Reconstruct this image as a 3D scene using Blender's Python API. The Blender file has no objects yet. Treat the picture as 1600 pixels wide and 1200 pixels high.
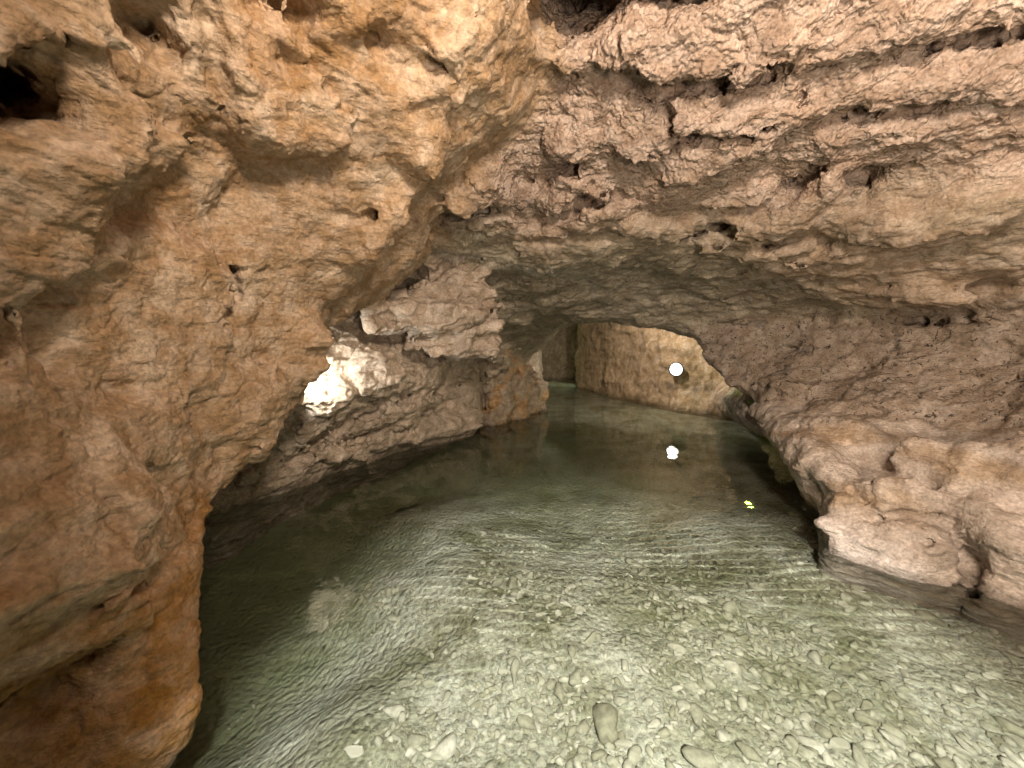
import bpy, math, random, time
import numpy as np
T0 = time.time()
# ------------------------------------------------------------------ camera
sc = bpy.context.scene
F = 622.0 / 1600.0                    # focal length in picture widths
CAM = np.array([0.0, 0.0, 1.4])
PITCH = math.atan(65.0 / 622.0)
cam_d = bpy.data.cameras.new('camera')
cam_d.sensor_width = 36.0
cam_d.lens = 36.0 * F
cam_d.dof.use_dof = True
cam_d.dof.focus_distance = 3.6
cam_d.dof.aperture_fstop = 3.0
cam_d.clip_start = 0.02
cam_d.clip_end = 200.0
cam = bpy.data.objects.new('camera', cam_d)
cam.location = CAM
cam.rotation_euler = (math.pi / 2 - PITCH, 0, 0)
sc.collection.objects.link(cam)
sc.camera = cam
# ------------------------------------------------------------------ world: no daylight gets into the cave
world = bpy.data.worlds.new('World')
sc.world = world
world.use_nodes = True
wn = world.node_tree.nodes['Background']
wn.inputs[0].default_value = (0.02, 0.02, 0.02, 1)
wn.inputs[1].default_value = 0.1
sc.view_settings.view_transform = 'Standard'
sc.view_settings.look = 'None'
sc.view_settings.gamma = 1.0
sc.view_settings.exposure = 0.0
sc.cycles.use_denoising = True
sc.cycles.max_bounces = 6
sc.cycles.diffuse_bounces = 2
sc.cycles.glossy_bounces = 3
sc.cycles.use_adaptive_sampling = True
sc.cycles.adaptive_threshold = 0.07
sc.cycles.adaptive_min_samples = 20
sc.cycles.light_sampling_threshold = 0.03
sc.cycles.caustics_reflective = False
sc.cycles.caustics_refractive = True
sc.cycles.transparent_max_bounces = 12
KEY_POS = (0.65, -0.55, 2.85)
KEY_W = 545.0
KEY_COL = (1.0, 0.785, 0.605)

# ------------------------------------------------------------------ noise
rng = np.random.RandomState(7)
_perm = rng.permutation(256).astype(np.int32)
_perm = np.concatenate([_perm, _perm, _perm])
_g = rng.normal(size=(256, 3)).astype(np.float32)
_j = np.c_[0.5 + (rng.rand(256, 3) - 0.5) * 0.85, rng.rand(256)].astype(np.float32)
F32 = np.float32
_g /= np.linalg.norm(_g, axis=1)[:, None]

def noise(p, f=1.0, seed=0):
    """Perlin noise, roughly -0.7 .. 0.7; f may be a scalar or a 3-vector"""
    q = p * np.asarray(f, np.float32) + np.float32(seed * 17.31 + 3.7)
    i = np.floor(q)
    r = (q - i).astype(np.float32)
    i = i.astype(np.int32) & 255
    u = r * r * r * (r * (r * 6 - 15) + 10)
    out = 0
    for dx in (0, 1):
        a = _perm[i[:, 0] + dx]
        wx = u[:, 0] if dx else 1 - u[:, 0]
        for dy in (0, 1):
            b = _perm[a + i[:, 1] + dy]
            wy = wx * (u[:, 1] if dy else 1 - u[:, 1])
            for dz in (0, 1):
                g = _g[_perm[b + i[:, 2] + dz] & 255]
                d = g[:, 0] * (r[:, 0] - dx) + g[:, 1] * (r[:, 1] - dy) + g[:, 2] * (r[:, 2] - dz)
                out = out + d * wy * (u[:, 2] if dz else 1 - u[:, 2])
    return out * 1.5

def fbm(p, f, octv, seed=0, gain=0.5):
    s, a = 0, 1.0
    f = np.asarray(f, np.float32)
    for k in range(octv):
        s = s + a * noise(p, f, seed + k)
        a *= gain
        f = f * 2.03
    return s

def billow(p, f, octv, seed=0, gain=0.5):
    s, a = 0, 1.0
    f = np.asarray(f, np.float32)
    for k in range(octv):
        s = s + a * (np.abs(noise(p, f, seed + k)) * 2 - 0.6)
        a *= gain
        f = f * 2.1
    return s

def worley(p, f, seed=0, facets=False):
    """cell noise over the 8 nearest cells: F1, F2 and a random number for each cell"""
    q = p * np.asarray(f, F32) + F32(seed * 7.77 + 50.0)
    i0 = np.floor(q - 0.5).astype(np.int32)
    f1 = np.full(len(p), 9.0, F32); f2 = f1.copy(); cid = np.zeros(len(p), F32); tilt = np.zeros(len(p), F32)
    for dx in (0, 1):
        a = _perm[(i0[:, 0] + dx) & 255]
        for dy in (0, 1):
            b = _perm[a + ((i0[:, 1] + dy) & 255)]
            for dz in (0, 1):
                h = _perm[b + ((i0[:, 2] + dz) & 255)] & 255
                j = _j[h]
                ex, ey, ez = i0[:, 0] + dx + j[:, 0] - q[:, 0], i0[:, 1] + dy + j[:, 1] - q[:, 1], i0[:, 2] + dz + j[:, 2] - q[:, 2]
                d = np.sqrt(ex ** 2 + ey ** 2 + ez ** 2)
                g = _g[h]
                n = d < f1
                f2 = np.where(n, f1, np.minimum(f2, d))
                cid = np.where(n, j[:, 3], cid)
                if facets: tilt = np.where(n, g[:, 0] * ex + g[:, 1] * ey + g[:, 2] * ez, tilt)
                f1 = np.where(n, d, f1)
    return (f1, f2, cid, tilt) if facets else (f1, f2, cid)

def smin(a, b, k):
    h = np.clip(0.5 + 0.5 * (b - a) / k, 0, 1)
    return b * (1 - h) + a * h - k * h * (1 - h)

def smax(a, b, k):
    return -smin(-a, -b, k)

def sstep(x, a, b):
    t = np.clip((x - a) / (b - a), 0, 1)
    return t * t * (3 - 2 * t)

# ------------------------------------------------------------------ picture geometry helpers
CP, SP = math.cos(PITCH), math.sin(PITCH)
FPX = 622.0
def ray(x, y):
    a, b = (x - 800.0) / FPX, (600.0 - y) / FPX
    return np.array([a, CP + b * SP, -SP + b * CP])
def P(x, y, Y):
    d = ray(x, y)
    return CAM + d * (Y / d[1])

class TPS:
    """thin-plate spline through (u, v) -> w, tabulated for speed"""
    def __init__(s, pts, lo, hi, n=(160, 160), reg=0.02):
        pts = np.array(pts, float)
        X, w = pts[:, :2], pts[:, 2]
        m = len(X)
        K = s.phi(np.linalg.norm(X[:, None] - X[None], axis=2)) + reg * np.eye(m)
        Pm = np.c_[np.ones(m), X]
        A = np.zeros((m + 3, m + 3)); A[:m, :m] = K; A[:m, m:] = Pm; A[m:, :m] = Pm.T
        c = np.linalg.solve(A, np.r_[w, 0, 0, 0])
        s.lo, s.hi, s.n = np.array(lo, float), np.array(hi, float), n
        gu, gv = np.meshgrid(np.linspace(lo[0], hi[0], n[0]), np.linspace(lo[1], hi[1], n[1]), indexing='ij')
        G = np.c_[gu.ravel(), gv.ravel()]
        V = s.phi(np.linalg.norm(G[:, None] - X[None], axis=2)) @ c[:m] + np.c_[np.ones(len(G)), G] @ c[m:]
        s.tab = V.reshape(n).astype(np.float32)
        su = np.gradient(s.tab, (hi[0] - lo[0]) / (n[0] - 1), axis=0)
        sv = np.gradient(s.tab, (hi[1] - lo[1]) / (n[1] - 1), axis=1)
        s.sl = (1 / np.sqrt(1 + su ** 2 + sv ** 2)).astype(np.float32)
    @staticmethod
    def phi(r):
        return r * r * np.log(r + 1e-9)
    def __call__(s, u, v):
        a = np.clip((u - s.lo[0]) / (s.hi[0] - s.lo[0]) * (s.n[0] - 1), 0, s.n[0] - 1.001)
        b = np.clip((v - s.lo[1]) / (s.hi[1] - s.lo[1]) * (s.n[1] - 1), 0, s.n[1] - 1.001)
        i, j = a.astype(np.int32), b.astype(np.int32)
        fa, fb = (a - i).astype(np.float32), (b - j).astype(np.float32)
        t = s.tab
        val = (t[i, j] * (1 - fa) + t[i + 1, j] * fa) * (1 - fb) + (t[i, j + 1] * (1 - fa) + t[i + 1, j + 1] * fa) * fb
        return val, s.sl[i, j]

def pick(lst, order):
    out = []
    for e in lst:
        w = P(*e[1:]) if e[0] == 'p' else np.array(e[1:], float)
        out.append([w[k] for k in order])
    return out

# ------------------------------------------------------------------ the big shapes of the cave
# ceiling: z over (x, y)
ceil_pts = pick([
    ('p', 1000, 60, 2.25), ('p', 1300, 40, 2.05), ('p', 1560, 40, 1.95), ('p', 850, 100, 2.5),
    ('p', 1000, 200, 2.7), ('p', 1300, 200, 2.45), ('p', 1560, 200, 2.25), ('p', 760, 200, 2.8),
    ('p', 900, 300, 3.2), ('p', 1150, 300, 3.05), ('p', 1400, 300, 2.75), ('p', 1580, 300, 2.5), ('p', 720, 290, 3.1),
    ('p', 700, 350, 3.5), ('p', 900, 378, 3.65), ('p', 1100, 375, 3.6), ('p', 1340, 408, 3.25), ('p', 1560, 430, 2.85),
    ('p', 800, 440, 4.6), ('p', 1000, 440, 4.7), ('p', 1180, 460, 4.4), ('p', 950, 497, 6.3), ('p', 1050, 507, 6.1),
    ('p', 880, 512, 6.5), ('p', 820, 490, 5.6), ('p', 1110, 530, 5.6),
    ('w', -2, 4.2, 2.3), ('w', -2, 5.5, 1.9), ('w', -0.6, 6.6, 1.45), ('w', 4, 4.5, 1.7), ('w', 4.5, 3, 1.9),
    ('w', 2.4, 7.1, 2.75), ('w', 3.6, 6.4, 2.2), ('w', 0.5, 7.6, 1.45), ('w', 0.9, 8.6, 1.5), ('w', 1.7, 7.4, 2.4),
    ('w', 2, 8.4, 3.2), ('w', 3.4, 7.4, 3.0), ('w', 1, 11, 2.2), ('w', 2, 11, 2.9), ('w', 1, 15, 2.0), ('w', 3, 13, 2.6),
    ('w', 0, 0, 3.7), ('w', -2, 0, 3.6), ('w', 3, 0, 3.4), ('w', 0, -3, 3.4), ('w', 3, -3, 3.2), ('w', -2, -3, 3.4),
    ('w', 0.6, 1.3, 3.6), ('w', 2.2, 1.0, 3.4), ('w', -1, 1.5, 3.8), ('w', -1.5, 3, 2.9)], (0, 1, 2))
T_ceil = TPS(ceil_pts, (-4, -4), (7, 16.5), (180, 260))
# left buttress: x over (y, z)
left_pts = pick([
    ('p', 0, 600, 0.98), ('p', 0, 200, 0.95), ('p', 200, 600, 1.38), ('p', 200, 300, 1.45),
    ('p', 400, 600, 2.1), ('p', 400, 300, 1.95), ('p', 480, 630, 2.65), ('p', 300, 780, 1.65),
    ('p', 600, 200, 2.1), ('p', 690, 230, 2.3), ('p', 780, 20, 1.95), ('p', 500, 100, 1.75), ('p', 300, 100, 1.45),
    ('p', 520, 400, 2.5), ('p', 305, 940, 1.42), ('p', 288, 1060, 1.24), ('w', -1.10, 0.88, 0.84), ('w', -1.10, 0.5, 0.86), ('w', -1.18, 1.25, 0.74), ('w', -1.5, 0.9, 0.38), ('w', -1.5, 0.5, 0.38), ('w', -1.42, 0.9, 0.02), ('w', -1.42, 0.5, 0.02), ('w', -1.46, 1.0, 0.35), ('w', -1.42, 1.0, 0.08),
    ('w', -1.13, 1.22, 0.0), ('w', -1.3, 1.2, -0.5), ('w', -1.2, 0, 0), ('w', -1.3, 0, 1.4), ('w', -1.2, 0, 3),
    ('w', -1.5, -3, 1.4), ('w', -1.5, -3, 3), ('w', -1.5, -3, 0), ('w', 0.2, 1.7, 3.5), ('w', -0.6, 1.0, 3.6),
    ('w', -1.5, 3, 1.2), ('w', -1.6, 3.2, 0.6), ('p', 640, 330, 2.9), ('p', 690, 335, 3.2), ('p', 650, 405, 3.4), ('p', 600, 455, 3.4), ('w', -0.95, 3.7, 1.9)], (1, 2, 0))
T_left = TPS(left_pts, (-4, -1), (5, 4.5), (180, 120))
# where the buttress ends, as depth over height
END_Z = np.array([-1.0, 0.0, 0.22, 0.45, 0.62, 0.8, 1.0, 1.3, 1.55, 1.8, 2.0, 2.6, 3.2, 5.0])
END_Y = np.array([1.25, 1.36, 1.48, 1.66, 1.98, 2.45, 2.85, 3.0, 3.35, 3.75, 3.9, 3.8, 3.4, 3.2])
# left bank beyond the buttress: x over (y, z)
mid_pts = pick([
    ('w', -2.25, 3.3, 0), ('w', -1.9, 4.2, 0), ('w', -1.25, 5.1, 0), ('w', -0.62, 5.85, 0), ('w', -0.62, 6.4, 0), ('w', -0.75, 7.1, 0),
    ('w', -0.4, 7.4, 0), ('w', 0.1, 8.0, 0), ('w', 0.5, 9.0, 0), ('w', 0.75, 10.3, 0), ('w', 0.8, 12, 0), ('w', 0.8, 15, 0),
    ('w', 0.8, 12, 2), ('w', 0.8, 15, 2), ('w', 0.7, 10, 1.4), ('w', 0.4, 9, 1.3),
    ('w', -2.3, 3.3, -0.6), ('w', -2.0, 4.5, -0.6), ('w', -1, 6, -0.6), ('w', 0, 8, -0.6),
    ('p', 640, 690, 4.9), ('p', 720, 650, 5.7), ('p', 745, 620, 6.2), ('p', 780, 575, 6.6), ('p', 700, 590, 5.3),
    ('p', 620, 640, 4.35), ('p', 700, 540, 4.9), ('p', 560, 600, 3.9), ('p', 500, 620, 3.5), ('p', 600, 545, 4.0),
    ('w', -1.6, 4.2, 1.6), ('w', -1.3, 4.6, 2.1), ('w', -0.5, 6, 1.7), ('w', -0.1, 7.2, 1.3), ('w', -2.5, 3.2, 1.6), ('w', -2.7, 3.1, 0.9),
    ('w', -2.0, 3.0, 2.5)], (1, 2, 0))
T_mid = TPS(mid_pts, (2, -1), (16, 4), (240, 110))
# right wall: x over (y, z)
right_pts = pick([
    ('w', 2.88, 1.92, 0), ('w', 2.58, 2.48, 0), ('w', 2.62, 2.94, 0), ('w', 3.1, 3.8, 0), ('w', 4.2, 5.2, 0), ('w', 5.6, 6.5, 0),
    ('p', 1275, 745, 3.05), ('p', 1228, 688, 3.6), ('p', 1180, 645, 4.25), ('p', 1135, 608, 5.0), ('p', 1112, 570, 5.25), ('p', 1107, 545, 5.5),
    ('p', 1200, 550, 4.65), ('p', 1350, 560, 3.85), ('p', 1580, 560, 3.05), ('p', 1580, 700, 2.4), ('p', 1450, 690, 2.95),
    ('p', 1350, 680, 3.15), ('p', 1260, 640, 3.9), ('p', 1400, 770, 2.7), ('p', 1550, 800, 2.25), ('p', 1330, 740, 2.95), ('p', 1480, 760, 2.5),
    ('w', 2.64, 2.45, 0.2), ('w', 2.9, 2.05, 0.2), ('w', 2.62, 2.85, 0.2),
    ('p', 1400, 470, 3.7), ('p', 1580, 470, 3.0), ('p', 1250, 490, 4.4),
    ('w', 3.5, 4.3, 0.2), ('w', 3.7, 4.8, 0.4), ('w', 4.6, 5.6, 0.5), ('w', 4.8, 6.0, 1.2), ('w', 6.0, 7.0, 0.5), ('w', 6.0, 7.0, 1.6), ('w', 3.4, 5.9, 1.6),
    ('w', 2.8, 1.0, 0), ('w', 3.0, 0, 0), ('w', 3.2, 0, 1.4), ('w', 3.2, 0, 3), ('w', 3.1, 1.0, 1.4), ('w', 3.4, 1.2, 2.6),
    ('w', 3.2, -3, 0), ('w', 3.2, -3, 1.5), ('w', 3.2, -3, 3), ('w', 2.9, 2.2, -0.6), ('w', 3.3, 3.8, -0.6)], (1, 2, 0))
T_right = TPS(right_pts, (-4, -1), (8, 4), (240, 110))
BACK_Y = np.array([3.0, 5.0, 6.2, 7.07, 8.2, 9.2, 10.4, 12.0, 12.7, 13.2, 14.0, 16.0])
BACK_X = np.array([9.0, 6.9, 5.6, 4.62, 3.46, 2.92, 2.50, 2.10, 2.05, 2.25, 2.6, 3.0])

def seg_d(p, a, b):
    ab = b - a
    t = np.clip(((p - a) @ ab) / (ab @ ab + 1e-9), 0, 1)
    return np.linalg.norm(p - a - t[:, None] * ab, axis=1)

COMP = ['ceiling', 'left', 'mid', 'right', 'back', 'rear', 'slab', 'pillar']
F32 = np.float32
def boxd(p, c, half, rot):
    q = np.abs((p - c.astype(F32)) @ rot.astype(F32)) - half.astype(F32)
    return np.linalg.norm(np.maximum(q, 0), axis=1) + np.minimum(q.max(axis=1), 0)
def rot_view(ang_roll, yaw=0.0):
    """columns: local x (screen right rolled), y (away), z (up)"""
    r, w = math.radians(ang_roll), math.radians(yaw)
    Rr = np.array([[math.cos(r), 0, -math.sin(r)], [0, 1, 0], [math.sin(r), 0, math.cos(r)]])
    Rw = np.array([[math.cos(w), -math.sin(w), 0], [math.sin(w), math.cos(w), 0], [0, 0, 1]])
    return Rw @ Rr
SLAB = [(612, 500, 4.0, (0.22, 0.22, 0.13), 12, 25), (735, 540, 4.75, (0.30, 0.30, 0.10), -6, 8), (675, 538, 4.5, (0.30, 0.3, 0.09), -4, 12), (765, 500, 4.6, (0.13, 0.2, 0.11), 25, 0),  # jagged plates standing out of the left bank under the ceiling: pixel, depth, half sizes, roll, yaw
    (650, 480, 4.25, (0.44, 0.20, 0.20), 18, 18), (705, 440, 4.3, (0.20, 0.20, 0.27), 30, 12),
    (742, 455, 4.4, (0.17, 0.22, 0.22), 8, 10), (690, 495, 4.25, (0.36, 0.24, 0.10), 16, 15),
    (745, 515, 4.55, (0.25, 0.22, 0.055), 6, 10), (700, 522, 4.5, (0.18, 0.25, 0.05), -8, 10)]

BYAW = math.degrees(math.atan2(-0.73, 0.67))
BLOCK = [  # cracked blocks standing in the water under the right ledge: centre, half sizes, roll, yaw
    ((2.58, 2.60, -0.10), (0.30, 0.36, 0.40), 3, BYAW), ((2.46, 2.74, -0.08), (0.17, 0.30, 0.46), -6, BYAW + 10), ((2.68, 2.62, -0.05), (0.22, 0.30, 0.44), 8, BYAW),
    ((2.95, 2.16, -0.10), (0.22, 0.38, 0.40), -5, BYAW - 4), ((3.14, 1.92, -0.12), (0.24, 0.36, 0.40), 3, BYAW - 8)]
def components(p):
    x, y, z = p[:, 0], p[:, 1], p[:, 2]
    out = []
    c, sl = T_ceil(x, y)
    out.append((c - z) * sl)
    c, sl = T_left(y, z)
    e = np.interp(z, END_Z, END_Y).astype(F32)
    out.append(smax((x - c) * sl, (y - e) * 0.8, 0.22))
    c, sl = T_mid(y, z)
    out.append(smax((x - c) * sl, 2.6 - y, 0.3))
    c, sl = T_right(y, z)
    out.append((c - x) * sl)
    c = np.interp(y, BACK_Y, BACK_X).astype(F32)
    out.append((c - x) * 0.66)
    out.append(np.minimum(y + 2.0, 15.3 - y))
    d = None
    for px, py, Y, half, roll, yaw in SLAB:
        q = boxd(p, P(px, py, Y), np.array(half) - 0.04, rot_view(roll, yaw)) - 0.04
        d = q if d is None else np.minimum(d, q)
    out.append(d)
    # the stump at the far end of the left bank, fluted and standing in the water
    d = None
    for px, py0, py1, Y, r in ((772, 566, 640, 7.0, .32), (798, 580, 640, 7.45, .33), (824, 590, 640, 7.9, .25), (842, 600, 630, 8.3, .19)):
        q = seg_d(p, P(px, py0, Y).astype(F32), np.array([P(px, py0, Y)[0] - .05, Y, -0.8], F32)) - r
        d = q if d is None else smin(d, q, 0.08)
    out.append(d)
    d = None
    for c, half, roll, yaw in BLOCK:
        q = boxd(p, np.array(c), np.array(half) - 0.07, rot_view(roll, yaw)) - 0.07
        d = q if d is None else np.minimum(d, q)
    out.append(d)
    return out
    return [-0 + o for o in [out[0], out[1], out[2], out[3], out[4], out[5], out[6], out[7]]]
# every entry above is the distance to rock: positive in the air, negative in rock

def warp(p):
    w = np.stack([noise(p, 0.9, 11), noise(p, 0.9, 12), noise(p, 0.9, 13)], 1) * F32(0.10)
    w += np.stack([noise(p, 2.6, 21), noise(p, 2.6, 22), noise(p, 2.6, 23)], 1) * F32(0.045)
    return p + w

def combine(c):
    d = smin(c[0], c[1], 0.18)
    d = smin(d, c[2], 0.20)
    d = smin(d, c[3], 0.22)
    d = smin(d, np.maximum(c[4], -20), 0.10)
    d = smin(d, c[5], 0.3)
    d = smin(d, c[6], 0.07)
    d = smin(d, c[7], 0.10)
    d = smin(d, c[8], 0.07)
    return d

def base_field(p):
    return combine(components(warp(p)))

# ------------------------------------------------------------------ features traced on the rock, each placed on the surface it belongs to
def hit(pix):
    """first point of rock seen along the picture rays"""
    D = np.array([ray(*q) for q in pix])
    D /= np.linalg.norm(D, axis=1)[:, None]
    t = np.full(len(D), 0.4)
    alive = np.ones(len(D), bool)
    for k in range(220):
        d = base_field((CAM + D * t[:, None]).astype(F32))
        alive &= d > 0.004
        t = np.where(alive, t + np.clip(d * 0.45, 0.003, 0.3), t)
        if not alive.any() or t.max() > 30: break
    return CAM + D * t[:, None], t, D

FEAT = []          # (op, kind, data, k)
_jobs = []
def bump(x, y, rx, ry, ang=0, rz=None, k=0.06, off=0.25):  _jobs.append(('add', 'ell', [(x, y)], rx, ry, ang, rz, k, off))
def pit(x, y, rx, ry, ang=0, rz=None, k=0.04, off=0.0):    _jobs.append(('cut', 'ell', [(x, y)], rx, ry, ang, (rz or min(rx, ry)) * 0.6, k, off))
def ridge(pts, r, k=0.06, off=0.3):                        _jobs.append(('add', 'line', pts, r, 0, 0, None, k, off))
def crack(pts, w, dep=None, k=0.012):                      _jobs.append(('cut', 'line', pts, w / 2.0, dep or w * 2, 0, None, k, 0))

# --- upper right beds
bump(985, 62, 62, 52, rz=34, off=.4); bump(1075, 78, 88, 52, rz=28, off=.45); bump(1180, 70, 88, 50, rz=26, off=.45); bump(1295, 62, 88, 46, rz=24, off=.45); bump(1400, 40, 85, 40, rz=22, off=.45); bump(1520, 25, 95, 38, rz=22, off=.45)
bump(905, 85, 48, 36, rz=26)
pit(975, 122, 50, 16, -12, rz=50); pit(945, 105, 16, 18, 30, rz=30)
pit(905, -4, 85, 42, rz=700); pit(860, 30, 28, 22, rz=260); pit(1080, -22, 120, 28, rz=600); pit(1000, -10, 60, 16, rz=150)
pit(1318, 6, 12, 14, rz=50)
crack([(882, 98), (900, 120), (928, 126), (955, 122)], 8, 16)
crack([(1000, 142), (1070, 133), (1120, 132), (1165, 118), (1215, 113), (1270, 100)], 16, 46)
crack([(1290, 92), (1345, 82), (1400, 92)], 13, 34)
pit(1425, 88, 15, 10, rz=40); crack([(1425, 90), (1475, 78), (1510, 62), (1560, 58), (1620, 50)], 17, 50)
ridge([(1070, 182), (1120, 188), (1180, 172), (1240, 160)], 34, 0.06, 0.6)
crack([(1050, 203), (1075, 213), (1120, 218), (1150, 211), (1175, 198), (1200, 190), (1240, 188)], 13, 36)
crack([(1034, 170), (1045, 190), (1051, 210), (1045, 236)], 12, 30)
ridge([(1275, 150), (1340, 142), (1430, 122), (1530, 118), (1640, 112)], 34, 0.06, 0.6)
crack([(1254, 135), (1251, 158), (1262, 172)], 6, 12)
crack([(1303, 190), (1335, 174), (1390, 180), (1440, 172), (1478, 162)], 18, 56)
crack([(1480, 165), (1540, 172), (1600, 182), (1640, 184)], 16, 50)
ridge([(1300, 208), (1400, 200), (1500, 203), (1640, 210)], 26, 0.06, 0.6)
pit(1233, 221, 7, 5, rz=14)
crack([(1320, 222), (1400, 232), (1500, 240)], 6, 8)
# --- lumps and hollows lower on the ceiling
bump(1120, 240, 85, 38, 8, rz=30); bump(1000, 215, 60, 40, rz=18); bump(900, 200, 70, 50, rz=18)
pit(1240, 285, 40, 22, 12, rz=90); pit(1335, 285, 42, 22, 20, rz=80); pit(1318, 325, 18, 14, 45, rz=40)
ridge([(1150, 348), (1215, 345), (1262, 318), (1294, 292)], 24, 0.03, -0.1)
bump(1230, 345, 75, 26, 6, rz=26); bump(1160, 305, 55, 24, rz=20)
bump(1375, 330, 55, 36, 15, rz=30); bump(1470, 320, 110, 60, 8, rz=40); bump(1560, 290, 80, 50, rz=30); bump(1310, 345, 14, 12)
crack([(1058, 372), (1100, 360), (1144, 352)], 16, 60); pit(1143, 358, 8, 10, rz=30)
crack([(1170, 387), (1215, 378), (1255, 374), (1305, 374)], 11, 40)
pit(1283, 386, 26, 9, rz=50); pit(1377, 378, 10, 6, rz=50)
bump(1285, 408, 52, 9, -2, rz=30, k=0.02, off=0.1); bump(1215, 394, 55, 10, 6, rz=26, k=0.02, off=0.1); bump(1130, 380, 40, 10, 4, rz=24, k=0.02)
bump(940, 330, 60, 26, 8, rz=30); ridge([(905, 350), (960, 345), (1020, 352), (1060, 358)], 20, 0.04)
pit(905, 322, 42, 14, 12, rz=44); pit(862, 270, 60, 14, 12, rz=44); bump(915, 290, 48, 15, -4, rz=26, k=0.03)
crack([(885, 332), (910, 322), (945, 321)], 7, 26)
bump(775, 295, 36, 44, rz=34); bump(860, 312, 28, 26, rz=26); bump(735, 280, 60, 60, rz=30)
pit(735, 336, 52, 16, 6, rz=60); pit(700, 370, 24, 12, rz=50); bump(760, 345, 30, 14, 20, rz=20)
pit(830, 345, 46, 14, -6, rz=50)
ridge([(820, 372), (850, 370), (880, 366)], 8, 0.02, 0.0); bump(775, 382, 14, 5, 5, rz=8, k=0.02); bump(768, 366, 8, 9, rz=8, k=0.02)
bump(1030, 372, 22, 7, -6, rz=14, k=0.02)
pit(742, 412, 22, 6, -4, rz=50)
# pockets in the lower ceiling and the brown wall
for x, y, r in ((1128, 468, 10), (1160, 500, 6), (1020, 420, 7), (950, 400, 8), (1090, 440, 6), (1235, 545, 16), (1262, 552, 16), (1290, 500, 11), (1340, 572, 9), (1390, 585, 8), (1355, 600, 9), (1470, 505, 10),
                (1400, 450, 9), (1330, 545, 6), (1545, 545, 6), (1600, 480, 20), (1585, 490, 12), (1500, 620, 7), (1420, 618, 6), (1560, 650, 6), (1180, 560, 8), (1210, 515, 6), (1430, 540, 5), (1380, 520, 6), (1510, 570, 6), (1460, 640, 5)):
    pit(x, y, r, r * 0.6, 20, rz=r * 2.2)
crack([(1365, 642), (1400, 630), (1470, 620), (1520, 598), (1600, 582)], 5, 14)
bump(1460, 450, 60, 30, -20, rz=20); crack([(1410, 500), (1470, 500), (1540, 492)], 7, 22); bump(1545, 500, 28, 9, rz=16)
# --- right ledge and the block below it
ridge([(1150, 622), (1215, 662), (1275, 722), (1330, 762), (1400, 775), (1480, 795), (1560, 825), (1640, 850)], 30, 0.05, 0.15)
bump(1250, 606, 45, 11, -6, rz=20, k=0.03); bump(1330, 690, 70, 32, -25, rz=26, k=0.14, off=0.65); bump(1480, 745, 90, 40, -22, rz=30, k=0.14, off=0.65); bump(1570, 720, 60, 40, rz=26, k=0.14, off=0.65)

crack([(1340, 880), (1390, 877), (1440, 872)], 4, 6)

# --- left buttress
def lbump(x, y, rx, ry, ang=0, rz=None, k=0.16, off=0.72):
    bump(x, y, rx, ry, ang, rz, k, off)
bump(655, 222, 48, 52, rz=40, k=0.10, off=0.35); bump(722, 60, 56, 105, -12, rz=50, k=0.10, off=0.35); lbump(640, 150, 80, 50, 20, rz=36)
ridge([(690, 215), (655, 280), (600, 330), (560, 385)], 34, 0.08)
pit(575, 88, 34, 24, 30, rz=34); pit(625, 94, 52, 20, -14, rz=30); pit(690, 84, 36, 14, 30, rz=22); pit(730, 165, 12, 26, -40, rz=24)
crack([(362, 186), (392, 177), (440, 180)], 9, 24); pit(455, 8, 46, 26, -20, rz=160); pit(450, 35, 30, 14, rz=30)
pit(-30, 118, 170, 66, -6, rz=600, off=0.25); pit(110, 160, 60, 24, -20, rz=60); pit(200, 192, 90, 24, -14, rz=90); pit(235, 48, 34, 38, rz=260); pit(180, 20, 40, 24, rz=200); pit(20, 20, 40, 24, rz=40)
lbump(330, 110, 60, 90, 12, rz=34); lbump(90, 52, 90, 30, -10, rz=40); lbump(90, 230, 110, 34, 4, rz=40); lbump(150, 160, 40, 26, -20, rz=26)
pit(85, 332, 9, 18, -10, rz=30); pit(510, 412, 10, 8, 20, rz=20)
crack([(485, 300), (520, 290), (556, 300)], 7, 14); crack([(560, 400), (620, 372), (680, 350)], 6, 10); crack([(590, 470), (560, 488), (530, 478)], 5, 14)
lbump(390, 225, 34, 34, rz=14); crack([(352, 250), (352, 205), (372, 195)], 4, 6); crack([(415, 190), (438, 215)], 4, 8)
lbump(455, 545, 62, 60, rz=50); 
pit(430, 655, 22, 26, -20, rz=14, k=0.05)
crack([(372, 640), (350, 655), (346, 700), (338, 745), (322, 790), (300, 830), (262, 860)], 7, 16)
crack([(235, 672), (262, 706), (290, 734), (330, 738)], 6, 14); crack([(205, 770), (222, 820), (216, 850)], 6, 12)
ridge([(-20, 975), (20, 940), (60, 912), (130, 895), (210, 884), (270, 876)], 20, 0.06, 0.3)
pit(120, 1020, 60, 50, 10, rz=34, k=0.06); pit(190, 990, 22, 44, -20, rz=26); pit(15, 1125, 60, 34, 20, rz=70)
lbump(110, 985, 40, 26, rz=20)
crack([(480, 505), (500, 560), (470, 600)], 4, 6)
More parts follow.
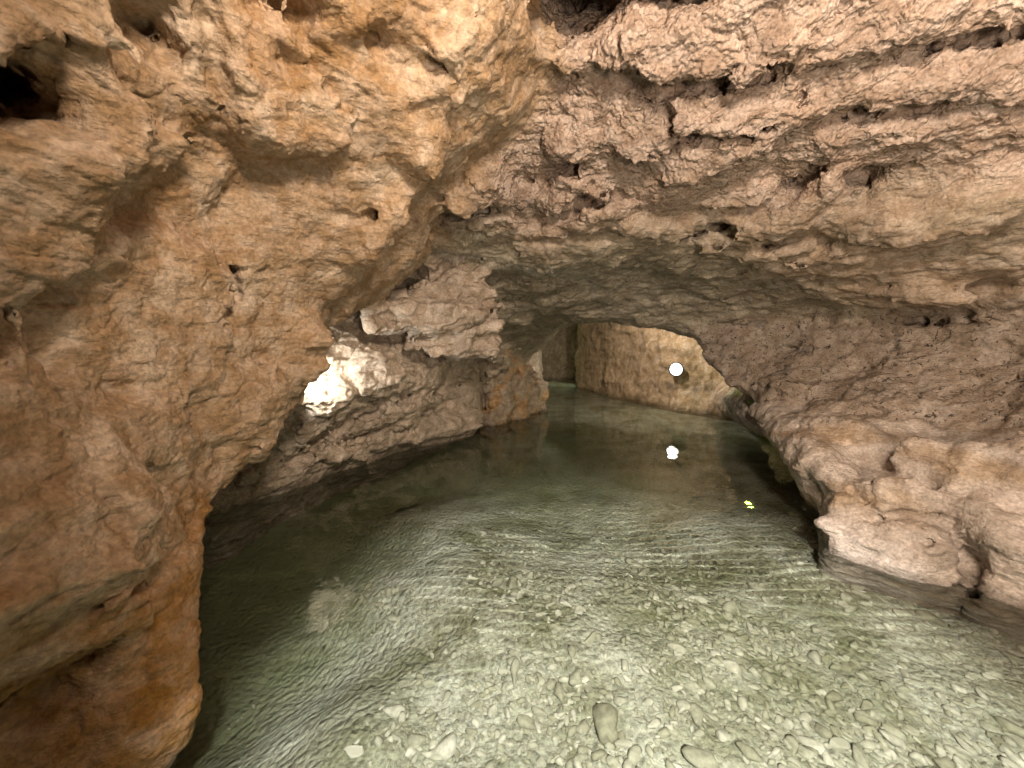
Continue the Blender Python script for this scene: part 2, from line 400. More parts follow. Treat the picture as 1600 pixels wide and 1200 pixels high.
# --- left bank
bump(560, 585, 75, 40, 10, rz=34, k=0.05); bump(610, 600, 40, 20, 8, rz=24); bump(520, 620, 36, 26, 12, rz=26)
pit(560, 655, 80, 18, 24, rz=70); pit(480, 705, 40, 16, 28, rz=60); pit(650, 620, 40, 10, 14, rz=40)
crack([(455, 720), (510, 700), (570, 675), (640, 655), (700, 630)], 9, 30); crack([(640, 590), (700, 575), (760, 570)], 5, 20); crack([(620, 630), (690, 612), (760, 590)], 6, 20)
crack([(650, 560), (720, 555), (790, 572)], 5, 16)
ridge([(520, 712), (590, 694), (660, 672), (735, 655)], 16, 0.05, 0.3); ridge([(650, 545), (720, 550), (790, 565)], 9, 0.03)
pit(730, 523, 18, 7, -6, rz=40); pit(622, 505, 9, 4, -30, rz=20); crack([(580, 476), (612, 450), (640, 440)], 7, 30); crack([(640, 452), (690, 420), (702, 412)], 5, 24)
crack([(600, 485), (680, 490), (740, 470)], 4, 12); crack([(680, 500), (700, 480)], 4, 14)
pit(780, 590, 7, 16, rz=22); pit(806, 595, 6, 18, rz=22); pit(834, 592, 9, 18, rz=30); crack([(757, 640), (757, 580), (762, 560)], 6, 24)

# fractures and breaks over the left buttress
for pts, w in (([(130, 250), (200, 262), (270, 250), (330, 262)], 5), ([(60, 395), (150, 380), (230, 350)], 4), ([(340, 330), (400, 372), (470, 420)], 5), ([(20, 520), (90, 500), (180, 520), (250, 500)], 4),
               ([(420, 470), (400, 520), (410, 580)], 4), ([(110, 640), (160, 690), (150, 750)], 4), ([(60, 800), (130, 830), (200, 822)], 5), ([(300, 560), (320, 620), (300, 680)], 4), ([(480, 200), (500, 250), (560, 262)], 4),
               ([(330, 20), (350, 80), (340, 130)], 5), ([(520, 330), (560, 350), (610, 330)], 6), ([(430, 90), (480, 130), (540, 150), (600, 160)], 4), ([(260, 300), (300, 350), (380, 352)], 4), ([(0, 700), (60, 720), (100, 690)], 4)):
    crack(pts, w, w * 2.2)
for x, y, a, b, r in ((400, 330, 60, 20, 20), (540, 270, 40, 14, -30), (300, 590, 40, 16, 60), (130, 560, 60, 14, 10), (240, 760, 50, 16, -40), (420, 430, 50, 16, -30), (180, 300, 60, 16, 6), (470, 110, 50, 20, 20), (100, 850, 60, 16, 5), (600, 420, 40, 16, 30)):
    pit(x, y, a, b, r, rz=16, k=0.06)

def resolve():
    allpix = [q for j in _jobs for q in j[2]]
    H, t, D = hit(allpix)
    i = 0
    for op, kind, pix, a, b, ang, rz, k, off in _jobs:
        n = len(pix)
        h, tt, dd = H[i:i + n], t[i:i + n], D[i:i + n]
        i += n
        if kind == 'ell':
            s = tt[0] / FPX / np.linalg.norm(ray(*pix[0])) * np.linalg.norm(ray(*pix[0])) ** 1.0
            s = (tt[0] / np.linalg.norm(ray(*pix[0]))) / FPX * 1.0
            v = dd[0]
            r = np.cross(v, [0, 0, 1.0]); r /= np.linalg.norm(r)
            u = np.cross(r, v)
            an = math.radians(ang)
            e1 = r * math.cos(an) + u * math.sin(an)
            e2 = -r * math.sin(an) + u * math.cos(an)
            rad = np.array([a, b, rz if rz else min(a, b)]) * s
            c = h[0] + v * rad[2] * off
            FEAT.append((op, 'ell', (c, np.stack([e1, e2, v], 1), rad), k))
        else:
            s = tt / np.array([np.linalg.norm(ray(*q)) for q in pix]) / FPX
            if op == 'add':
                c = h + dd * (a * s * off)[:, None]
                FEAT.append((op, 'line', [(c[m], c[m + 1], a * s[m], a * s[m + 1]) for m in range(n - 1)], k))
            else:
                segs = []
                nl = max(2, int(b / max(a, 1)) + 1)
                for q in range(nl):
                    c = h + dd * (q / (nl - 1) * b * s)[:, None]
                    rr = a * s * (1 - 0.45 * q / (nl - 1))
                    segs += [(c[m], c[m + 1], rr[m], rr[m + 1]) for m in range(n - 1)]
                FEAT.append((op, 'line', segs, k))

def add_world_cut(a, b, r):
    FEAT.append(('cut', 'line', [(np.array(a, float), np.array(b, float), r, r)], 0.03))
def line_d(p, segs):
    d = np.full(len(p), 9.0, F32)
    for a, b, r0, r1 in segs:
        a = a.astype(F32); b = b.astype(F32)
        ab = b - a
        t = np.clip(((p - a) @ ab) / (ab @ ab + 1e-9), 0, 1)
        d = np.minimum(d, np.linalg.norm(p - a - t[:, None] * ab, axis=1) - (r0 + (r1 - r0) * t))
    return d

def apply_features(p, d, WOB):
    for op, kind, data, k in FEAT:
        if kind == 'ell':
            c, R, rad = data
            m = rad.max() + 0.12
            sel = np.nonzero((np.abs(p - c.astype(F32)) < m).all(axis=1))[0]
            if not len(sel): continue
            amp = F32(min(max(0.8 * float(np.sort(rad)[1]), 0.012), 0.10) * (1.0 if op == 'cut' else 0.6))
            q = (p[sel] + WOB[sel, 1:] * amp - c.astype(F32)) @ R.astype(F32)
            qn = q / rad.astype(F32)
            l = np.linalg.norm(qn, axis=1)
            g = np.linalg.norm(q / (rad ** 2).astype(F32), axis=1) + 1e-6
            f = l * (l - 1) / g
            f = np.where(l < 0.05, -rad.min(), f).astype(F32)
            wr = float(np.sort(rad)[1]) if op == 'cut' else float(rad.min()) * 0.6
        else:
            A = np.array([s[0] for s in data] + [s[1] for s in data])
            m = max(max(s[2], s[3]) for s in data) + 0.12
            sel = np.nonzero(((p > (A.min(0) - m).astype(F32)) & (p < (A.max(0) + m).astype(F32))).all(axis=1))[0]
            if not len(sel): continue
            f = line_d(p[sel] + WOB[sel, 1:] * F32(min(max(1.2 * data[0][2], 0.012), 0.04)), data)
            wr = data[0][2] * (1.6 if op == 'cut' else 0.6)
        f = f + WOB[sel, 0] * F32(min(max(0.25 * wr, 0.006), 0.04))
        if op == 'add':
            d[sel] = smin(d[sel], f, k)
        else:
            d[sel] = smax(d[sel], -f, k)
    return d

def field(p):
    c = components(warp(p))
    d = combine(c)
    WOB = np.stack([noise(p, 19.0, 52)] + [noise(p, 5.5, 50 + k) + F32(0.55) * noise(p, 13.0, 53 + k) for k in (1, 2, 3)], 1).astype(F32)
    d = apply_features(p, d, WOB)
    # rounded lumps with creases between them, bedding, and pockets
    dip = p @ np.array([[1, 0, 0.10], [0, 1, 0.12], [0, 0, 1]], F32).T
    rough = sstep(p[:, 0], -1.2, 0.2) * (1 - sstep(p[:, 1], 7.0, 8.0))
    low = 1 - sstep(p[:, 2], 0.7, 1.1)
    top = sstep(p[:, 2], 2.1, 2.5)
    amp = (0.35 + 0.65 * rough) * (1 - 0.45 * low) * (1 - 0.55 * top)
    d = d - billow(p, 2.4, 2, 61, 0.5) * (F32(0.030) * (0.6 + 0.4 * rough)) 
    d = d - fbm(dip, (1.6, 1.6, 9.0), 2, 71) * (F32(0.030) * amp)
    # broken faces: tilted facets with steps between them
    wq = dip + np.stack([noise(p, 2.2, 75), noise(p, 2.2, 76), noise(p, 2.2, 77)], 1) * F32(0.14)
    f1, f2, cid, tilt = worley(wq, (1.9, 1.9, 3.0), 7, True)
    d = d - ((cid - 0.5) * 0.055 + tilt * 0.075) * (0.45 + 0.55 * sstep(-p[:, 0], -1.4, 0.2)) * (1 - sstep(p[:, 1], 6.6, 7.2)) * (1 - 0.5 * top * rough) * (1 - 0.5 * (1 - sstep(p[:, 2], 0.5, 1.0)) * sstep(-p[:, 0], 0.3, 0.8))
    return d.astype(F32)

from concurrent.futures import ThreadPoolExecutor
def par(fn, p, n=60000):
    with ThreadPoolExecutor(4) as ex:
        return np.concatenate(list(ex.map(fn, [p[i:i + n] for i in range(0, len(p), n)])))
# ------------------------------------------------------------------ surface nets on a sparse band
def build_surface(H=0.04):
    lo = np.array([-3.4, -2.4, -1.5]); hi = np.array([6.8, 15.7, 4.4])
    R = 4
    nc = np.ceil((hi - lo) / (H * R)).astype(int)
    n = nc * R + 1
    ax = [lo[k] + np.arange(nc[k] + 1) * H * R for k in range(3)]
    g = np.stack(np.meshgrid(*ax, indexing='ij'), -1).reshape(-1, 3).astype(F32)
    dc = par(field, g).reshape(nc + 1)
    band = np.abs(dc) < H * R * 1.15
    # a coarse cell is active when a corner is near the surface
    act = np.zeros(nc, bool)
    for i in (0, 1):
        for j in (0, 1):
            for k in (0, 1):
                act |= band[i:i + nc[0], j:j + nc[1], k:k + nc[2]]
    full = np.empty(n, F32)
    full[...] = np.where(np.repeat(np.repeat(np.repeat(dc, R, 0), R, 1), R, 2)[:n[0], :n[1], :n[2]] > 0, 1, -1)
    m = np.zeros(n, bool)
    a3 = np.repeat(np.repeat(np.repeat(act, R, 0), R, 1), R, 2)
    for i in (0, 1):
        for j in (0, 1):
            for k in (0, 1):
                m[i:i + n[0] - 1, j:j + n[1] - 1, k:k + n[2] - 1] |= a3
    idx = np.argwhere(m)
    pts = (lo + idx * H).astype(F32)
    vals = par(field, pts)
    full[m] = vals
    print('field points', len(pts), 'time', round(time.time() - T0, 1))
    # keep the outside of the domain solid
    s = full < 0
    cells = np.zeros(np.array(n) - 1, bool)
    acc = None
    corners = [(i, j, k) for i in (0, 1) for j in (0, 1) for k in (0, 1)]
    cnt = np.zeros(np.array(n) - 1, np.int8)
    for i, j, k in corners:
        cnt += s[i:i + n[0] - 1, j:j + n[1] - 1, k:k + n[2] - 1]
    cells = (cnt > 0) & (cnt < 8) & a3
    ci = np.argwhere(cells)
    vid = np.full(cells.shape, -1, np.int32)
    vid[cells] = np.arange(len(ci))
    cv = np.stack([full[ci[:, 0] + i, ci[:, 1] + j, ci[:, 2] + k] for i, j, k in corners], 1)
    acc = np.zeros((len(ci), 3)); w = np.zeros(len(ci))
    for a in range(8):
        for b in range(a + 1, 8):
            ca, cb = np.array(corners[a]), np.array(corners[b])
            if np.abs(ca - cb).sum() != 1: continue
            va, vb = cv[:, a], cv[:, b]
            x = (va < 0) != (vb < 0)
            t = np.where(x, va / (va - vb + 1e-12), 0)
            acc += np.where(x[:, None], ca + t[:, None] * (cb - ca), 0)
            w += x
    V = lo + (ci + acc / w[:, None]) * H
    quads = []
    for axis in range(3):
        sl0 = [slice(None)] * 3; sl1 = [slice(None)] * 3
        sl0[axis] = slice(0, n[axis] - 1); sl1[axis] = slice(1, n[axis])
        e = s[tuple(sl0)] != s[tuple(sl1)]
        E = np.argwhere(e)
        u, v = [k for k in range(3) if k != axis]
        ok = (E[:, u] > 0) & (E[:, v] > 0) & (E[:, u] < n[u] - 1) & (E[:, v] < n[v] - 1)
        E = E[ok]
        ids = []
        for du, dv in ((1, 1), (0, 1), (0, 0), (1, 0)):
            q = E.copy(); q[:, u] -= du; q[:, v] -= dv
            ids.append(vid[q[:, 0], q[:, 1], q[:, 2]])
        Q = np.stack(ids, 1)
        good = (Q >= 0).all(1)
        Q, E = Q[good], E[good]
        inside = s[E[:, 0], E[:, 1], E[:, 2]]
        flip = inside if axis != 1 else ~inside
        Q[~flip] = Q[~flip][:, ::-1]
        quads.append(Q)
    Q = np.concatenate(quads)
    return V, Q

def vnormals(V, Tr):
    n = np.zeros_like(V)
    fn = np.cross(V[Tr[:, 1]] - V[Tr[:, 0]], V[Tr[:, 2]] - V[Tr[:, 0]])
    for k in range(3):
        for c in range(3):
            n[:, c] += np.bincount(Tr[:, k], fn[:, c], len(V))
    return n / (np.linalg.norm(n, axis=1)[:, None] + 1e-12)

def target_len(q):
    r = q - CAM
    d = np.linalg.norm(r, axis=1)
    e = np.clip(d * 0.0046, 0.0065, 0.2)
    fwd = r[:, 1] * CP - r[:, 2] * SP
    off = np.maximum(np.abs(r[:, 0]), np.abs(r[:, 2] * CP + r[:, 1] * SP) * 1.2) / np.maximum(fwd, 1e-3)
    return np.where((fwd < 0.1) | (off > 2.0), 0.2, e)

def refine(V, Tr):
    e = np.sort(np.concatenate([Tr[:, [0, 1]], Tr[:, [1, 2]], Tr[:, [2, 0]]]), axis=1)
    key = e[:, 0].astype(np.int64) * len(V) + e[:, 1]
    uk, inv = np.unique(key, return_inverse=True)
    a, b = uk // len(V), uk % len(V)
    mid = (V[a] + V[b]) / 2
    L = np.linalg.norm(V[a] - V[b], axis=1)
    split = L > target_len(mid) * 1.45
    nid = np.full(len(uk), -1, np.int64)
    nid[split] = len(V) + np.arange(split.sum())
    V2 = np.concatenate([V, mid[split]])
    m = len(Tr)
    E = np.stack([nid[inv[:m]], nid[inv[m:2 * m]], nid[inv[2 * m:]]], 1)   # on edges 01, 12, 20
    c = (E >= 0).sum(1)
    out = [Tr[c == 0]]
    t, x = Tr[c == 3], E[c == 3]
    out += [np.stack(q, 1) for q in ((t[:, 0], x[:, 0], x[:, 2]), (x[:, 0], t[:, 1], x[:, 1]), (x[:, 2], x[:, 1], t[:, 2]), (x[:, 0], x[:, 1], x[:, 2]))]
    for s in range(3):
        r = [(s + k) % 3 for k in range(3)]
        one = (c == 1) & (E[:, s] >= 0)
        t, x = Tr[one][:, r], E[one][:, s]
        out += [np.stack((t[:, 0], x, t[:, 2]), 1), np.stack((x, t[:, 1], t[:, 2]), 1)]
        two = (c == 2) & (E[:, s] < 0)
        t, x = Tr[two][:, r], E[two][:, r]          # edge 01 whole, 12 and 20 split
        out += [np.stack((x[:, 2], x[:, 1], t[:, 2]), 1), np.stack((t[:, 0], t[:, 1], x[:, 1]), 1), np.stack((t[:, 0], x[:, 1], x[:, 2]), 1)]
    return V2, np.concatenate(out).astype(np.int64)

def smooth(V, Tr, it=1, lam=0.5):
    for _ in range(it):
        s = np.zeros_like(V); w = np.zeros(len(V))
        for a, b in ((0, 1), (1, 2), (2, 0)):
            for c in range(3):
                s[:, c] += np.bincount(Tr[:, a], V[Tr[:, b], c], len(V)) + np.bincount(Tr[:, b], V[Tr[:, a], c], len(V))
            w += np.bincount(Tr[:, a], minlength=len(V)) + np.bincount(Tr[:, b], minlength=len(V))
        V = V + lam * (s / np.maximum(w, 1)[:, None] - V)
    return V
resolve()
MARK = (3.9, 6.3, 1.25)
ALC = (-1.76, 3.08, 1.12)
add_world_cut(ALC, (-1.6, 3.45, 1.12), 0.17)
for a_, b_ in (((2.60, 3.0, 0.35), (2.72, 2.5, 0.33)), ((2.72, 2.5, 0.33), (2.98, 2.1, 0.30)), ((2.98, 2.1, 0.30), (3.2, 1.8, 0.29))): add_world_cut(a_, b_, 0.045)
add_world_cut((2.80, 2.40, 0.25), (2.54, 2.14, -0.05), 0.03)
add_world_cut((2.05, 3.30, 0.0), MARK, 0.11)
print('features', len(FEAT), round(time.time() - T0, 1))
V, Q = build_surface(0.04)
Tr = np.concatenate([Q[:, [0, 1, 2]], Q[:, [0, 2, 3]]])
print('surface', len(V), len(Tr), round(time.time() - T0, 1))
V = smooth(V, Tr, 1, 0.35)
for _ in range(3):
    V, Tr = refine(V, Tr)
V = smooth(V, Tr, 1, 0.4)
N = vnormals(V, Tr)
print('refined', len(V), len(Tr), round(time.time() - T0, 1))

pf = V.astype(F32)
CW = par(lambda q: np.stack(components(warp(q)), 1), pf).T.copy()
lab = np.argmin(np.stack(CW, 0), 0)            # which mass of rock each point belongs to
def soft(k, w=0.12):
    """how much a point belongs to mass k, soft at the borders"""
    o = np.min(np.stack([CW[j] for j in range(9) if j != k], 0), 0)
    return sstep(o - CW[k], -w, w)
W_ceil, W_left, W_mid, W_right, W_back, W_slab, W_pil = (soft(k) for k in (0, 1, 2, 3, 4, 6, 7))
W_block = soft(8, 0.06)
W_right = np.clip(W_right + W_block, 0, 1)
crumb = W_ceil * sstep(pf[:, 2] + 0.15 * noise(pf, 1.5, 5), 2.2, 2.55) * (1 - sstep(pf[:, 1], 3.3, 3.9))
far_wall = W_back * sstep(pf[:, 1], 6.0, 6.8)
tunnel = (1 - sstep(-pf[:, 1] + noise(pf, 1.2, 6) * 0.4, -4.1, -3.4)) * W_ceil
W_rlow = W_right * (1 - sstep(pf[:, 2] + 0.14 * noise(pf, 2.0, 8) + 0.05 * noise(pf, 6.0, 9), 0.76, 0.84))
W_rtop = W_right * sstep(pf[:, 2] + 0.14 * noise(pf, 2.0, 8) + 0.05 * noise(pf, 6.0, 9), 0.76, 0.84)

vis = target_len(V) < 0.15
d = np.zeros(len(V), F32)
s = np.nonzero(vis)[0]
def relief(s):
    q = pf[s]
    cr = crumb[s]; bk = far_wall[s]; sm = np.clip(0.35 * W_left + 0.55 * W_rlow, 0, 1)[s]
    qd = q @ np.array([[1, 0, 0.10], [0, 1, 0.12], [0, 0, 1]], F32).T
    slab_ = np.clip(W_slab + W_pil * 0.5, 0, 1)[s]; mid_ = np.clip(W_mid + 0.8 * W_rtop, 0, 1)[s]
    rf = np.clip(1 - sm, 0, 1); blk = W_block[s]
    dd = billow(q, 7.0, 3, 81, 0.55) * (0.011 + 0.006 * cr) * (0.6 + 0.4 * rf)
    dd += fbm(qd, (5, 5, 26), 2, 91) * 0.010 * (1 - 0.6 * cr) * (0.4 + 0.6 * rf)
    # broken plates: every cell stands a little higher or lower than its neighbours
    wq = qd + np.stack([noise(qd, 6.0, 95), noise(qd, 6.0, 96), noise(qd, 6.0, 97)], 1) * F32(0.05)
    f1, f2, cid = worley(wq, (3.2, 3.2, 8.5), 3)
    dd += (cid - 0.5) * (0.012 + 0.030 * mid_ + 0.05 * slab_ + 0.03 * blk + 0.012 * cr) * (0.35 + 0.65 * rf) - 0.015 * (1 - sstep(f2 - f1, 0.0, 0.09)) * (0.1 + 0.9 * rf * rf)
    f1, f2, cid = worley(wq, (11.0, 11.0, 24.0), 4)
    dd += (cid - 0.5) * (0.003 + 0.007 * mid_ + 0.014 * slab_ + 0.006 * cr) * (0.3 + 0.7 * rf)
    # popcorn crust of the ceiling
    f1, f2, cid = worley(q + np.stack([noise(q, 14.0, 98), noise(q, 14.0, 99), noise(q, 14.0, 100)], 1) * F32(0.02), 25.0, 5)
    dd += (0.45 - f1) * (0.011 * cr + 0.004 * rf) * (0.4 + 1.2 * cid)
    dd += billow(q, 33.0, 2, 101, 0.6) * (0.002 + 0.0045 * cr)
    # fluting of the far wall: upright grooves and level bedding lines
    fl = noise(q, (9, 9, 2.2), 111) * 0.014 + np.abs(noise(q, (0.5, 0.5, 4.5), 113)) * 0.045 + noise(q, (18, 18, 9), 112) * 0.020
    pil = W_pil[s]; dd = dd + pil * np.abs(noise(q, (6, 6, 0.8), 115)) * 0.09
    dd = dd * (1 - bk) + fl * bk
    return dd.astype(F32)
d[s] = par(relief, s)
V = V + N * d[:, None]
N = vnormals(V, Tr)
print('displaced', round(time.time() - T0, 1))

# ------------------------------------------------------------------ rock colours (the stone itself: tan, pink, orange and grey limestone)
def mixc(c, w, col):
    return c * (1 - w[:, None]) + np.array(col, F32) * w[:, None]
n1, n2, n3 = par(lambda q: np.stack([fbm(q, 1.3, 3, 131), fbm(q, 3.5, 3, 141), fbm(q, (1.5, 1.5, 5.0), 2, 151)], 1), pf).T
col = np.tile(np.array((0.44, 0.35, 0.265), F32), (len(pf), 1))
col = mixc(col, crumb * 0.9, (0.50, 0.392, 0.32))
col = mixc(col, W_left, (0.45, 0.325, 0.21))
col = mixc(col, W_left * sstep(n1, 0.05, 0.5) * 0.5, (0.38, 0.235, 0.12))
col = mixc(col, W_left * sstep(n2, 0.15, 0.6) * 0.6, (0.50, 0.41, 0.31))
lowl = W_left * (1 - sstep(pf[:, 2] + 0.15 * n2, 0.45, 0.85))
col = mixc(col, lowl * 0.75, (0.40, 0.215, 0.075))
col = mixc(col, W_rlow, (0.57, 0.50, 0.44))
col = mixc(col, W_rlow * sstep(n3, 0.0, 0.5) * 0.7, (0.42, 0.31, 0.20))
col = mixc(col, W_rtop, (0.40, 0.33, 0.265))
col = mixc(col, W_rtop * sstep(n2, 0.2, 0.6) * 0.6, (0.38, 0.335, 0.29))
col = mixc(col, tunnel * 0.85, (0.42, 0.38, 0.295))
col = mixc(col, far_wall, (0.51, 0.375, 0.245))
col = mixc(col, W_mid * (1 - W_slab) * 0.9, (0.56, 0.475, 0.38))
col = mixc(col, W_slab, (0.46, 0.38, 0.30))
col = mixc(col, W_pil, (0.52, 0.43, 0.33)); col = mixc(col, W_pil * sstep(n2, 0.0, 0.4) * 0.8, (0.50, 0.31, 0.14))
wet = W_ceil * (1 - crumb) * sstep(n3, 0.15, 0.5) * 0.5
col = mixc(col, wet, (0.38, 0.33, 0.25))
band = far_wall * sstep(pf[:, 0], 2.9, 3.3) * np.exp(-((pf[:, 2] - 0.42 - 0.1 * n2) / 0.16) ** 2) * sstep(n2, -0.3, 0.3)
col = mixc(col, band * 0.7, (0.15, 0.12, 0.10))
tide = np.exp(-((pf[:, 2] - 0.02) / 0.035) ** 2)
col = mixc(col, tide * 0.5 * (far_wall + 0.3 * W_rlow).clip(0, 1), (0.15, 0.11, 0.06))
damp = (1 - sstep(pf[:, 2] + 0.06 * n2 + 0.03 * n1, 0.02, 0.10))
col = col * (1 - (0.25 + 0.25 * sstep(n2, -0.3, 0.4))[:, None] * damp[:, None])
speck = (W_rtop * 0.9 + tunnel * 0.5 + 0.12).clip(0, 1)
col = (col * (1 + 0.22 * n2[:, None] + 0.12 * n1[:, None])).clip(0.02, 0.8)
print('coloured', round(time.time() - T0, 1))

# ------------------------------------------------------------------ object helpers
def mesh_obj(name, V, Tr, mat, N=None, parent=None, smooth_sh=True):
    me = bpy.data.meshes.new(name)
    me.vertices.add(len(V)); me.vertices.foreach_set('co', V.astype(F32).ravel())
    k = Tr.shape[1]
    me.loops.add(len(Tr) * k); me.loops.foreach_set('vertex_index', Tr.astype(np.int32).ravel())
    me.polygons.add(len(Tr))
    me.polygons.foreach_set('loop_start', np.arange(0, len(Tr) * k, k, dtype=np.int32))
    me.update(calc_edges=True)
    if smooth_sh: me.shade_smooth()
    if N is not None:
        me.normals_split_custom_set_from_vertices(N.astype(F32))
    o = bpy.data.objects.new(name, me)
    sc.collection.objects.link(o)
    if mat: me.materials.append(mat)
    if parent: o.parent = parent
    return o
def attr(o, name, vals, typ='FLOAT'):
    a = o.data.attributes.new(name, 'FLOAT_COLOR' if typ == 'COL' else 'FLOAT', 'POINT')
    if typ == 'COL':
        v = np.ones((len(vals), 4), F32); v[:, :3] = vals
        a.data.foreach_set('color', v.ravel())
    else:
        a.data.foreach_set('value', np.asarray(vals, F32))
def tag(o, label=None, cat=None, group=None, kind=None):
    if label: o['label'] = label
    if cat: o['category'] = cat
    if group: o['group'] = group
    if kind: o['kind'] = kind
    return o
def empty(name, loc=(0, 0, 0)):
    o = bpy.data.objects.new(name, None); o.location = loc; o.empty_display_size = 0.1
    sc.collection.objects.link(o); return o
class NT:
    def __init__(s, name):
        s.m = bpy.data.materials.new(name); s.m.use_nodes = True
        s.n, s.l = s.m.node_tree.nodes, s.m.node_tree.links
        s.n.clear()
    def add(s, t, **kw):
        x = s.n.new(t)
        for k, v in kw.items():
            if k.startswith('i_'):
                x.inputs[k[2:].replace('_', ' ')].default_value = v
            elif k.startswith('n'):
                pass
            else: setattr(x, k, v)
        return x
    def link(s, a, b): s.l.new(a, b)
    def math(s, op, a, b=None, c=None):
        x = s.n.new('ShaderNodeMath'); x.operation = op
        for i, v in enumerate((a, b, c)):
            if v is None: continue
            if isinstance(v, (int, float)): x.inputs[i].default_value = v
            else: s.l.new(v, x.inputs[i])
        return x.outputs[0]
    def mapr(s, v, a, b, c, d, smooth=True):
        x = s.n.new('ShaderNodeMapRange'); x.interpolation_type = 'SMOOTHSTEP' if smooth else 'LINEAR'
        s.l.new(v, x.inputs[0])
        for i, q in enumerate((a, b, c, d)): x.inputs[i + 1].default_value = q
        return x.outputs[0]
    def noise(s, vec, scale, detail=4, rough=0.55, dist=0.0):
        x = s.n.new('ShaderNodeTexNoise'); x.inputs['Scale'].default_value = scale; x.inputs['Detail'].default_value = detail
        x.inputs['Roughness'].default_value = rough; x.inputs['Distortion'].default_value = dist
        s.l.new(vec, x.inputs['Vector']); return x.outputs['Fac']
    def vor(s, vec, scale, feature='F1', smoothness=None):
        x = s.n.new('ShaderNodeTexVoronoi'); x.feature = feature; x.inputs['Scale'].default_value = scale
        s.l.new(vec, x.inputs['Vector']); return x.outputs['Distance']

def rock_material(name, rough=0.85, spec=0.3):
    t = NT(name)
    out = t.add('ShaderNodeOutputMaterial'); b = t.add('ShaderNodeBsdfPrincipled')
    t.link(b.outputs[0], out.inputs[0])
    co = t.add('ShaderNodeTexCoord').outputs['Object']
    ac = t.add('ShaderNodeAttribute', attribute_name='col').outputs['Color']
    a_cr = t.add('ShaderNodeAttribute', attribute_name='crumb').outputs['Fac']
    a_sp = t.add('ShaderNodeAttribute', attribute_name='speck').outputs['Fac']
    mp = t.add('ShaderNodeMapping'); mp.inputs['Scale'].default_value = (1, 1, 3.0); mp.inputs['Rotation'].default_value = (0.12, -0.1, 0)
    t.link(co, mp.inputs['Vector'])
    nA = t.noise(co, 9, 4, 0.6, 0.6); nB = t.noise(co, 60, 3, 0.65); nC = t.noise(mp.outputs[0], 14, 4, 0.65, 0.8)
    v1 = t.mapr(nA, 0.25, 0.75, 0.72, 1.22); v2 = t.mapr(nB, 0.25, 0.75, 0.75, 1.22); v3 = t.mapr(nC, 0.25, 0.75, 0.84, 1.14)
    # dark mineral specks and veins
    sp = t.noise(co, 22, 3, 0.7, 1.2)
    spm = t.math('MULTIPLY', t.mapr(sp, 0.57, 0.65, 0.0, 0.85), a_sp)
    sp2 = t.math('MULTIPLY', t.mapr(t.noise(co, 4.5, 4, 0.6, 0.5), 0.56, 0.70, 0.0, 0.55), a_sp)
    k = t.math('MULTIPLY', t.math('MULTIPLY', v1, v2), v3)
    k = t.math('MULTIPLY', k, t.math('SUBTRACT', 1.0, spm))
    k = t.math('MULTIPLY', k, t.math('SUBTRACT', 1.0, sp2))
    vm = t.add('ShaderNodeVectorMath', operation='SCALE'); t.link(ac, vm.inputs[0]); t.link(k, vm.inputs['Scale'])
    # warm iron staining
    hs = t.add('ShaderNodeHueSaturation'); t.link(vm.outputs[0], hs.inputs['Color'])
    t.link(t.mapr(nA, 0.3, 0.7, 1.2, 0.8), hs.inputs['Saturation'])
    t.link(hs.outputs[0], b.inputs['Base Color'])
    a_dm = t.add('ShaderNodeAttribute', attribute_name='damp').outputs['Fac']
    t.link(t.math('SUBTRACT', t.mapr(nC, 0.35, 0.7, rough - 0.22, rough + 0.1), t.math('MULTIPLY', a_dm, 0.5)), b.inputs['Roughness'])
    b.inputs['Specular IOR Level'].default_value = spec
    # relief finer than the mesh
    h1 = t.math('MULTIPLY', t.noise(co, 38, 5, 0.65), t.math('ADD', 0.014, t.math('MULTIPLY', a_cr, 0.008)))
    h2 = t.math('MULTIPLY', t.math('MULTIPLY', t.math('SUBTRACT', 0.6, t.vor(co, 42)), 0.020), a_cr)
    h3 = t.math('MULTIPLY', t.noise(mp.outputs[0], 24, 3, 0.6), 0.014)
    h = t.math('ADD', t.math('ADD', h1, h2), h3)
    bp = t.add('ShaderNodeBump'); bp.inputs['Strength'].default_value = 0.85; bp.inputs['Distance'].default_value = 1.0
    t.link(h, bp.inputs['Height']); t.link(bp.outputs[0], b.inputs['Normal'])
    return t.m
M_rock = rock_material('limestone')

# ------------------------------------------------------------------ the rock, one object for each mass
fc = V[Tr].mean(1).astype(F32)
fl3 = lab[Tr]
flab = np.where(fl3[:, 1] == fl3[:, 2], fl3[:, 1], fl3[:, 0])
cls = flab.copy()
cls[flab == 8] = 11
wob = noise(fc, 3.0, 8) * 0.10
cls[(flab == 3) & (fc[:, 2] + wob < 0.79) & (fc[:, 2] + wob * 0.5 >= 0.31) & (fc[:, 1] > 1.0) & (fc[:, 1] < 5.6)] = 10      # pale ledge
cls[(flab == 3) & (fc[:, 2] + wob * 0.5 < 0.31) & (fc[:, 1] > 1.0) & (fc[:, 1] < 3.7)] = 11                                # block at the water
cls[(flab == 2) & (fc[:, 1] < 4.9) & (fc[:, 2] + wob > 0.62) & (fc[:, 2] < 1.5)] = 12                                       # white bulge
def near_line(pix, r):
    Hh, tt, _ = hit(pix)
    return line_d(fc, [(Hh[m], Hh[m + 1], 0, 0) for m in range(len(pix) - 1)]) < r
BEDS = [[(900, 85), (985, 65), (1075, 78), (1180, 70), (1295, 62)], [(1400, 42), (1520, 28), (1600, 20)],
        [(1070, 182), (1120, 188), (1190, 172)], [(1275, 150), (1340, 142), (1430, 122), (1530, 118), (1640, 112)], [(1300, 208), (1400, 200), (1500, 203), (1640, 210)]]
